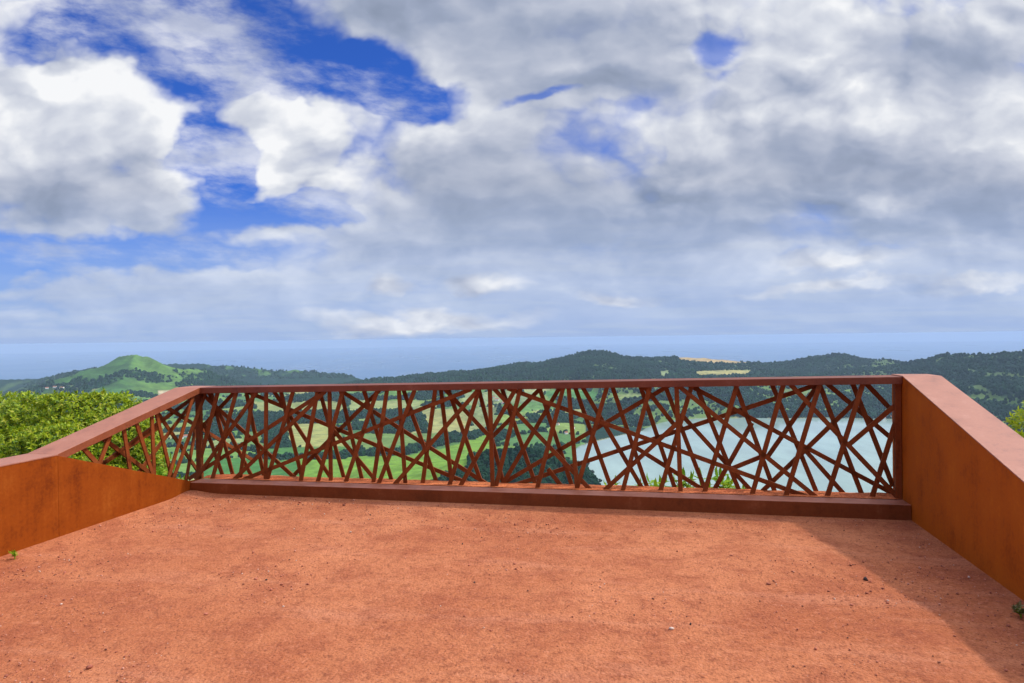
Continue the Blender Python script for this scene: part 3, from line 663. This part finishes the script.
TL = 1.62; ZLOW = .675                                  # the side walls drop to this height that far from the kerb
def build_left():
    root = empty('side_parapet', K0, RZ); tag(root, 'sunlit low rusty steel wall with a sloping barred handrail, beside the green hedge', 'parapet wall')
    bm = bmesh.new(); prism(bm, [(-.30, -TL, -.3), (0, -TL, -.3), (0, -TL, ZLOW), (-.30, -TL, ZLOW)], [(-.30, -14, -.3), (0, -14, -.3), (0, -14, ZLOW), (-.30, -14, ZLOW)]); bevel(bm, .004)
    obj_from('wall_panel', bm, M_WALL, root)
    bm = bmesh.new(); prism(bm, [(-.016, -TL + .001, -.2), (-.016, .2, -.2), (-.016, .2, .112), (-.016, -.001, .128), (-.016, -TL + .001, ZLOW - .002)], [(0, -TL + .001, -.2), (0, .2, -.2), (0, .2, .112), (0, -.001, .128), (0, -TL + .001, ZLOW - .002)]); bevel(bm, .002, 1)
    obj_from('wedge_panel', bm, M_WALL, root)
    bm = bmesh.new(); prism(bm, [(-.303, -TL, ZLOW + .001), (.003, -TL, ZLOW + .001), (.003, -TL, ZLOW + .009), (-.303, -TL, ZLOW + .009)], [(-.303, -14, ZLOW + .001), (.003, -14, ZLOW + .001), (.003, -14, ZLOW + .009), (-.303, -14, ZLOW + .009)])
    obj_from('cap', bm, M_CAP, root)
    # sloping rail: rises from the low wall to the corner, then runs level behind the corner
    y0, y1 = -TL, Y0
    def side(x): return [(x, y0, ZLOW - .052), (x, y0, ZLOW + .010), (x, y1, ZL + .001), (x, Y1, ZL + .001), (x, Y1, ZL - RT), (x, y1, ZL - RT)]
    bm = bmesh.new(); prism(bm, side(-.302), side(-.002)); bevel(bm, .003); hr = obj_from('handrail', bm, M_CAP, root); hr.data.materials.append(M_SIDE)
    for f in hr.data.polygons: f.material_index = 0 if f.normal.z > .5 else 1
    sl = (ZL - ZLOW) / (y1 - y0)
    def under(y): return ZLOW + (y - y0) * sl - .056
    def under2(y): return min(under(y), ZL - RT - .001)
    for i, (x0, yy0, x1, yy1, l) in enumerate(LEFT):
        off = (.06, .22)[l] + (i % 3 - 1) * .016
        a, b = on_left(x0, yy0, off), on_left(x1, yy1, off)
        if a.z < b.z: a, b = b, a
        # push the upper end into the rail, and the lower end down behind the panel
        for k in range(60):
            if a.z < under2(a.y): a = a + (a - b).normalized() * .01
        for k in range(60):
            if a.z > under2(a.y) + .012: a = a - (a - b).normalized() * .01
        if (a - b).z > .12: b = a + (b - a) * ((a.z - min(b.z, .30 if b.y < -.6 else .05)) / (a.z - b.z))
        bm = bmesh.new(); beam(bm, a, b, .042, (1, 0, 0), .016); bevel(bm, .0015, 1); obj_from('bar', bm, M_BAR, root)
build_left()

def build_right():
    root = empty('side_parapet', K0, RZ); tag(root, 'solid rusty steel wall in shade with a broad sloping top, shading the gravel', 'parapet wall')
    x0, x1 = SPAN, SPAN + .30; t = 1.93
    def side(x, dz=0.0): return [(x, -14, -.3), (x, Y1, -.3), (x, Y1, ZR + dz), (x, Y0, ZR + dz), (x, -t, ZLOW + dz), (x, -14, ZLOW + dz)]
    bm = bmesh.new(); prism(bm, side(x0), side(x1)); bevel(bm, .004); obj_from('wall_panel', bm, M_WALL_LIFTED, root)
    def strip(x): return [(x, Y1 + .003, ZR + .001), (x, Y0, ZR + .001), (x, -t, ZLOW + .001), (x, -14, ZLOW + .001), (x, -14, ZLOW + .009), (x, -t, ZLOW + .009), (x, Y0, ZR + .009), (x, Y1 + .003, ZR + .009)]
    bm = bmesh.new(); prism(bm, strip(x0 - .003), strip(x1 + .003)); bmesh.ops.triangulate(bm, faces=[f for f in bm.faces if len(f.verts) > 4]); bmesh.ops.recalc_face_normals(bm, faces=bm.faces); obj_from('cap', bm, M_CAP, root)
build_right()

# ---------------------------------------------------------------- shrubs and weeds
LEAF_V = np.array([(0, 0, 0), (.30, .30, .07), (0, .34, -.02), (-.30, .30, .07), (.27, .66, .05), (0, .7, -.05), (-.27, .66, .05), (0, 1.0, -.16)])
LEAF_F = np.array([(0, 1, 2), (0, 2, 3), (1, 4, 2), (2, 4, 5), (2, 5, 3), (3, 5, 6), (4, 7, 5), (5, 7, 6)])
def leaves(P, D, U, size, aspect=1.0):
    """leaf blades at P growing along D with face normals near U"""
    D = D / np.linalg.norm(D, axis=1, keepdims=True); S = np.cross(D, U); S /= np.linalg.norm(S, axis=1, keepdims=True) + 1e-9; W = np.cross(S, D)
    s = size[:, None, None]
    V = P[:, None] + s * (LEAF_V[None, :, :1] * aspect * S[:, None] + LEAF_V[None, :, 1:2] * D[:, None] + LEAF_V[None, :, 2:] * W[:, None])
    Fc = (LEAF_F[None] + (np.arange(len(P)) * 8)[:, None, None]).reshape(-1, 3)
    return V.reshape(-1, 3), Fc
def shrub(name, label, loc, rx, ry, h, n, leaf, mat, seed, group=None):
    r = np.random.default_rng(seed); root = empty(name, loc); tag(root, label, 'shrub', group)
    # sprigs: rosettes of leaves on the ends of twigs spread over a lumpy crown
    nt = n // 11; lob = r.normal(0, 1, (26, 3)); lob /= np.linalg.norm(lob, axis=1, keepdims=True); lh = r.uniform(.5, 1, 26)
    d = r.normal(0, 1, (nt, 3)); d[:, 2] = np.abs(d[:, 2]) * 1.0 - .35; d /= np.linalg.norm(d, axis=1, keepdims=True)
    k = np.max(lh[None] * np.maximum(0, 1 - 2.1 * np.linalg.norm(d[:, None] - lob[None], axis=2)), axis=1)
    rad = (.80 + .28 * k) * np.where(r.random(nt) < .38, r.uniform(.5, .9, nt), r.uniform(.93, 1.02, nt)); tip = d * rad[:, None] * np.array([rx, ry, h * .62]) + np.array([0, 0, h * .40])
    tip[:, 2] = np.maximum(tip[:, 2], .03); cut = h * .90 + r.normal(0, .022, nt); tip[:, 2] = np.where(tip[:, 2] > cut, cut + (tip[:, 2] - cut) * .18, tip[:, 2])
    g = d * np.array([1 / rx, 1 / ry, 1 / h]); g /= np.linalg.norm(g, axis=1, keepdims=True); g = g * .9 + np.array([.15, -.1, .35])
    m = 11; P = np.repeat(tip, m, 0); G = np.repeat(g, m, 0); ang = np.tile(np.arange(m) * 2.4, nt) + np.repeat(r.uniform(0, 6, nt), m); lev = np.tile(np.linspace(0, 1, m), nt)
    ref = np.cross(G, [0.3, 1, .2]); ref /= np.linalg.norm(ref, axis=1, keepdims=True); ref2 = np.cross(G, ref); ref2 /= np.linalg.norm(ref2, axis=1, keepdims=True); Gn = G / np.linalg.norm(G, axis=1, keepdims=True)
    out = ref * np.cos(ang)[:, None] + ref2 * np.sin(ang)[:, None]; D = out * (1.1 - .75 * lev)[:, None] + Gn * (.15 + .55 * lev)[:, None] + r.normal(0, .15, P.shape)
    V, Fc = leaves(P - Gn * ((1 - lev) * leaf * .9)[:, None], D, Gn + .001, leaf * r.uniform(.7, 1.2, len(P)), .62)
    obj_np('foliage', V, Fc, mat, root, True)
    bm = bmesh.new()
    for i in range(30):
        t = Vector(tip[r.integers(nt)]); b = Vector((r.uniform(-.1, .1), r.uniform(-.1, .1), -.25)); mid = b.lerp(t, .55) + Vector((r.uniform(-.1, .1), r.uniform(-.1, .1), -.02))
        beam(bm, b, mid, .022, (.7, .7, .1), .022); beam(bm, mid, t, .011, (.7, .7, .1), .011)
    obj_from('stems', bm, M_TWIG, root)
    return root
HEDGE = [(-75, 9.6, 1.0, 1.0, 1.06), (-8, 9.5, .95, .95, 1.05), (38, 9.3, .8, .9, 1.06), (72, 9.1, .8, .85, 1.06), (104, 9.3, .75, .8, 1.04), (127, 8.8, .52, .7, .86), (55, 8.2, .75, .65, .72), (5, 8.3, .8, .65, .64)]
HL = ['yellow-green shrub at the far left of the hedge, cut off by the photo edge', 'broad yellow-green shrub of the back row of the hedge above the low rusted wall', 'yellow-green shrub in the middle of the hedge behind the low rusted wall', 'tall rounded shrub of the hedge just left of the sloping handrail',
      'shrub of the hedge standing directly behind the sloping handrail', 'lower shrub at the right end of the hedge, behind bars of the sloping handrail', 'low front shrub close behind the foot of the sloping handrail', 'low front shrub close behind the cap of the low wall at the left edge']
for i, (px, d, rx, ry, zt) in enumerate(HEDGE):
    p = at_depth(px, 400, d); zb = -.75
    shrub('hedge_shrub', HL[i], (p.x, p.y, zb), rx, ry, zt - zb, 24000, .050, M_HEDGE, 100 + i, 'shrubs of the green hedge')
p = at_depth(1065, 420, 6.6); shrub('bush', 'bright yellow-green bush poking up behind the sloping top of the right wall', (p.x, p.y, -.5),     .62, .62, 1.52, 9500, .055, M_BUSH, 140)

def weed(label, loc, h, nst, seed, leaf, spread=.5, group='leafy plants beyond the railing', mat=None):
    r = np.random.default_rng(seed); root = empty('leafy_plant', loc); tag(root, label, 'plant', group); P, D, U = [], [], []; bm = bmesh.new()
    for s in range(nst):
        a = r.uniform(0, 6.28); lean = Vector((math.cos(a), math.sin(a), 0)) * r.uniform(.1, spread); hh = h * r.uniform(.6, 1.0); prev = Vector((0, 0, -.02)); nn = 5
        for j in range(1, nn + 1):
            t = j / nn; q = Vector((lean.x * t * t * hh, lean.y * t * t * hh, hh * t)); beam(bm, prev, q, .006, (.6, .7, .1), .006)
            for sgn in (0, math.pi):
                if t < .3: continue
                b = a + j * 1.57 + sgn + r.uniform(-.3, .3); P.append(q); D.append((math.cos(b), math.sin(b), r.uniform(.15, .7))); U.append((0, 0, 1))
            prev = q
        P.append(prev); D.append((lean.x, lean.y, 1)); U.append((math.cos(a), math.sin(a), .3))
    P, D, U = np.array(P), np.array(D), np.array(U, float)
    V, Fc = leaves(P, D, U, leaf * r.uniform(.6, 1.15, len(P)), .55); obj_np('leaf_blades', V, Fc, mat or M_WEED, root, True); obj_from('stem', bm, M_WEED, root)
    return root
WEEDS = [(659, 482, .74, .20, 4, .12, 'light green leafy plant left of the pair rising against the lake'), (684, 474, .78, .28, 5, .13, 'pale green plant with big raised leaves, in front of the lake through the bars'), (724, 480, .80, .24, 6, .13, 'broad light green plant right of the pair against the lake'),
         (706, 484, .74, .20, 5, .12, 'small light green plant between two larger ones against the lake'), (613, 484, .74, .20, 3, .09, 'slim yellow-green sprig below the lake shore behind the railing'), (636, 487, .72, .14, 3, .08, 'tiny green sprig at the soil edge by the lake, right of the slim sprig'),
         (742, 491, .70, .12, 3, .08, 'little green tuft at the right end of the plants by the lake')]
for i, (px, py, off, h, nst, lf, lab) in enumerate(WEEDS):
    q = on_front(px, py, off); weed(lab, to_world(q.x, q.y, q.z - h), h + .02, nst, 200 + i, lf)
for i, (px, py, off, h, nst, lf, lab) in enumerate([(166, 472, .55, .35, 6, .11, 'light green broad-leaved plant behind the bars of the sloping handrail'), (181, 478, .50, .28, 5, .09, 'small broad-leaved plant behind the corner post of the railing'), (160, 462, .8, .5, 6, .09, 'taller yellow-green plant at the end of the hedge, behind the bars')]):
    q = on_left(px, py, off); weed(lab, to_world(q.x, q.y, q.z - h), h + .03, nst, 230 + i, lf, .35, 'plants behind the sloping handrail')
q = at_height(12, 558, 0); weed('tiny green weed at the foot of the left wall', q + Vector((.03, -.01, .0)), .05, 4, 240, .03, .9, None)
q = at_height(1021, 617, 0); weed('dry green weed at the foot of the right wall', q + Vector((.0, 0, .0)), .055, 6, 241, .04, .9, None, leaf_mat('dry weed', [(.10, .12, .03), (.24, .22, .08), (.40, .33, .16)]))

# ---------------------------------------------------------------- houses and single trees in the valley
def ground_hit(px, py, d0=700, d1=5200):
    r = np.array(ray(px, py)); t = np.linspace(d0, d1, 1400); x, y, z = r[0] * t, r[1] * t, EYE + r[2] * t
    h = height(x, y); k = np.argmax(h > z); return x[k], y[k], h[k]
def house(label, px, py, w, dp, h, rz, roof=True):
    x, y, z = ground_hit(px, py); root = empty('house', (x, y, z - .5), math.radians(rz)); tag(root, label, 'house', 'small white houses in the valley')
    bm = bmesh.new(); prism(bm, [(-w / 2, -dp / 2, 0), (-w / 2, dp / 2, 0), (-w / 2, dp / 2, h), (-w / 2, 0, h + dp * .28), (-w / 2, -dp / 2, h)], [(w / 2, -dp / 2, 0), (w / 2, dp / 2, 0), (w / 2, dp / 2, h), (w / 2, 0, h + dp * .28), (w / 2, -dp / 2, h)]); obj_from('wall', bm, M_HOUSE, root)
    bm = bmesh.new(); e = .5; k = .28 * 2
    for s in (-1, 1):
        a = (dp / 2 + e) * s; za = h - e * k + .15
        prism(bm, [(-w / 2 - e, 0, h + dp * .28 + .15), (-w / 2 - e, a, za), (-w / 2 - e, a, za + .3), (-w / 2 - e, 0, h + dp * .28 + .45)], [(w / 2 + e, 0, h + dp * .28 + .15), (w / 2 + e, a, za), (w / 2 + e, a, za + .3), (w / 2 + e, 0, h + dp * .28 + .45)])
    obj_from('roof', bm, M_TILE, root)
for a in [('long white farm shed in the fields seen through the bars right of the corner post', 187, 437, 22, 9, 5, 20), ('short white farm building beside the long shed', 181, 439, 11, 8, 5, 10), ('small white farm house behind the long shed', 190, 434, 9, 8, 5, 60),
          ('white house at the left of the hamlet among the pale fields', 490, 403, 11, 9, 6, 15), ('largest white house of the hamlet among the pale fields', 497, 401, 16, 10, 8, -10), ('white house at the right of the hamlet among the pale fields', 503, 404, 11, 9, 6, 40), ('white cottage above the hamlet', 494, 398, 10, 8, 5, 0),
          ('white house in the trees by the left shore of the lake', 566, 434, 9, 8, 5, 30), ('white house in the trees above the left shore', 573, 429, 10, 8, 6, -20), ('pale house nearest to the left corner of the lake', 584, 436, 9, 7, 5, 5), ('white house in the woods where the far shore begins', 601, 424, 11, 9, 6, 25), ('small white house higher up above the lake corner', 558, 425, 9, 8, 5, 70),
          ('white lakeside house on the far shore, right, at the left of its row', 884, 419, 9, 8, 5, 0), ('largest white lakeside house on the far shore, right', 889, 418, 12, 9, 6, 10), ('white lakeside house at the end of its row by the right post', 895, 420, 9, 8, 5, 35),
          ('white farm house on the lower slope below the grassy peak', 55, 388, 16, 10, 7, 10), ('long white farm building left of the grassy peak', 62, 388.5, 20, 10, 6, -15), ('white farm house at the foot of the left ridge', 47, 389, 14, 10, 6, 30)]: house(*a)
def tree(label, px, py, hgt, seed):
    x, y, z = ground_hit(px, py, 650, 3000); root = empty('tree', (x, y, z - .5)); tag(root, label, 'tree', 'trees standing out on the wooded spur by the lake'); r = random.Random(seed)
    bm = bmesh.new(); beam(bm, (0, 0, 0), (r.uniform(-.3, .3), .2, hgt * .6), .7, (0, 1, 0), .7)
    for k in range(4): a = r.uniform(0, 6.28); beam(bm, (0, 0, hgt * .35), (math.cos(a) * hgt * .2, math.sin(a) * hgt * .2, hgt * .62), .3, (0, .7, .7), .3)
    obj_from('trunk', bm, M_TWIG, root)
    g = np.random.default_rng(seed); n = 1500; cc = g.normal(0, 1, (9, 3)); cc /= np.linalg.norm(cc, axis=1, keepdims=True); cc = cc * g.uniform(.1, .26, (9, 1)) * hgt * np.array([1, 1, .9]); idx = g.integers(9, size=n)
    dd = g.normal(0, 1, (n, 3)); dd /= np.linalg.norm(dd, axis=1, keepdims=True); P = cc[idx] + dd * hgt * .15 * g.uniform(.5, 1.05, (n, 1)) + np.array([0, 0, hgt * .66])
    V, Fc = leaves(P, dd + g.normal(0, .6, (n, 3)), dd + np.array([0, 0, .5]), g.uniform(.8, 1.5, n) * hgt / 13, .9); obj_np('crown', V, Fc, M_CROWN, root, True)
M_CROWN = leaf_mat('tree leaves', [(.012, .034, .012), (.03, .06, .02), (.05, .09, .025)], .15, .7)
for i, a in enumerate([('tall dark tree on the spur, its crown rising alone against the lake', 587, 469.5, 17), ('dark tree left of the tall one on the spur', 579, 469, 13), ('tree on the spur just below the tall one', 592, 476, 13), ('low tree towards the foot of the spur, by the water', 600, 484, 11), ('last tree at the foot of the spur where it meets the water', 608, 491, 10), ('broad tree on the crest of the spur', 568, 463, 15), ('dark pointed tree high on the spur', 556, 458, 16)]): tree(*a, 300 + i)

# ---------------------------------------------------------------- air, sun, camera
def build_haze():
    bm = bmesh.new(); bmesh.ops.create_cube(bm, size=1.0); bmesh.ops.scale(bm, vec=(110000, 56000, 3.2 + 640), verts=bm.verts); bmesh.ops.translate(bm, vec=(0, 23000, (3.2 - 640) / 2), verts=bm.verts)
    m = bpy.data.materials.new('haze air'); m.use_nodes = True; nt = m.node_tree; nt.nodes.clear(); v = nt.nodes.new('ShaderNodeVolumePrincipled'); o = nt.nodes.new('ShaderNodeOutputMaterial'); nt.links.new(v.outputs[0], o.inputs['Volume'])
    v.inputs['Color'].default_value = (.54, .68, .88, 1); v.inputs['Density'].default_value = HAZE; v.inputs['Anisotropy'].default_value = .0
    tag(obj_from('haze', bm, m), 'thin blue air over the valley and the hills', 'haze', kind='stuff')
HAZE = 4.8e-5
build_haze()
sd = bpy.data.lights.new('sun', 'SUN'); sd.energy = 2.7; sd.angle = math.radians(2.2); sd.color = (1.0, .95, .88)
so = link(bpy.data.objects.new('sun', sd)); so.rotation_euler = TO_SUN.to_track_quat('Z', 'Y').to_euler(); so.location = (0, 0, 50)
cam_d = bpy.data.cameras.new('camera'); cam = link(bpy.data.objects.new('camera', cam_d))
cam.matrix_world = Matrix.Translation(CAM_P) @ CAM_R.to_4x4()
cam_d.sensor_width = 36; cam_d.lens = 36 * F_PX / 1024; cam_d.clip_start = .05; cam_d.clip_end = 200000
scene.camera = cam
vs = scene.view_settings; vs.view_transform = 'Standard'; vs.look = 'None'; vs.gamma = 1.0; vs.exposure = 0.0; vs.use_curve_mapping = False
scene.cycles.use_denoising = True; scene.cycles.max_bounces = 6; scene.cycles.diffuse_bounces = 3; scene.cycles.volume_bounces = 1; scene.cycles.sample_clamp_indirect = 4
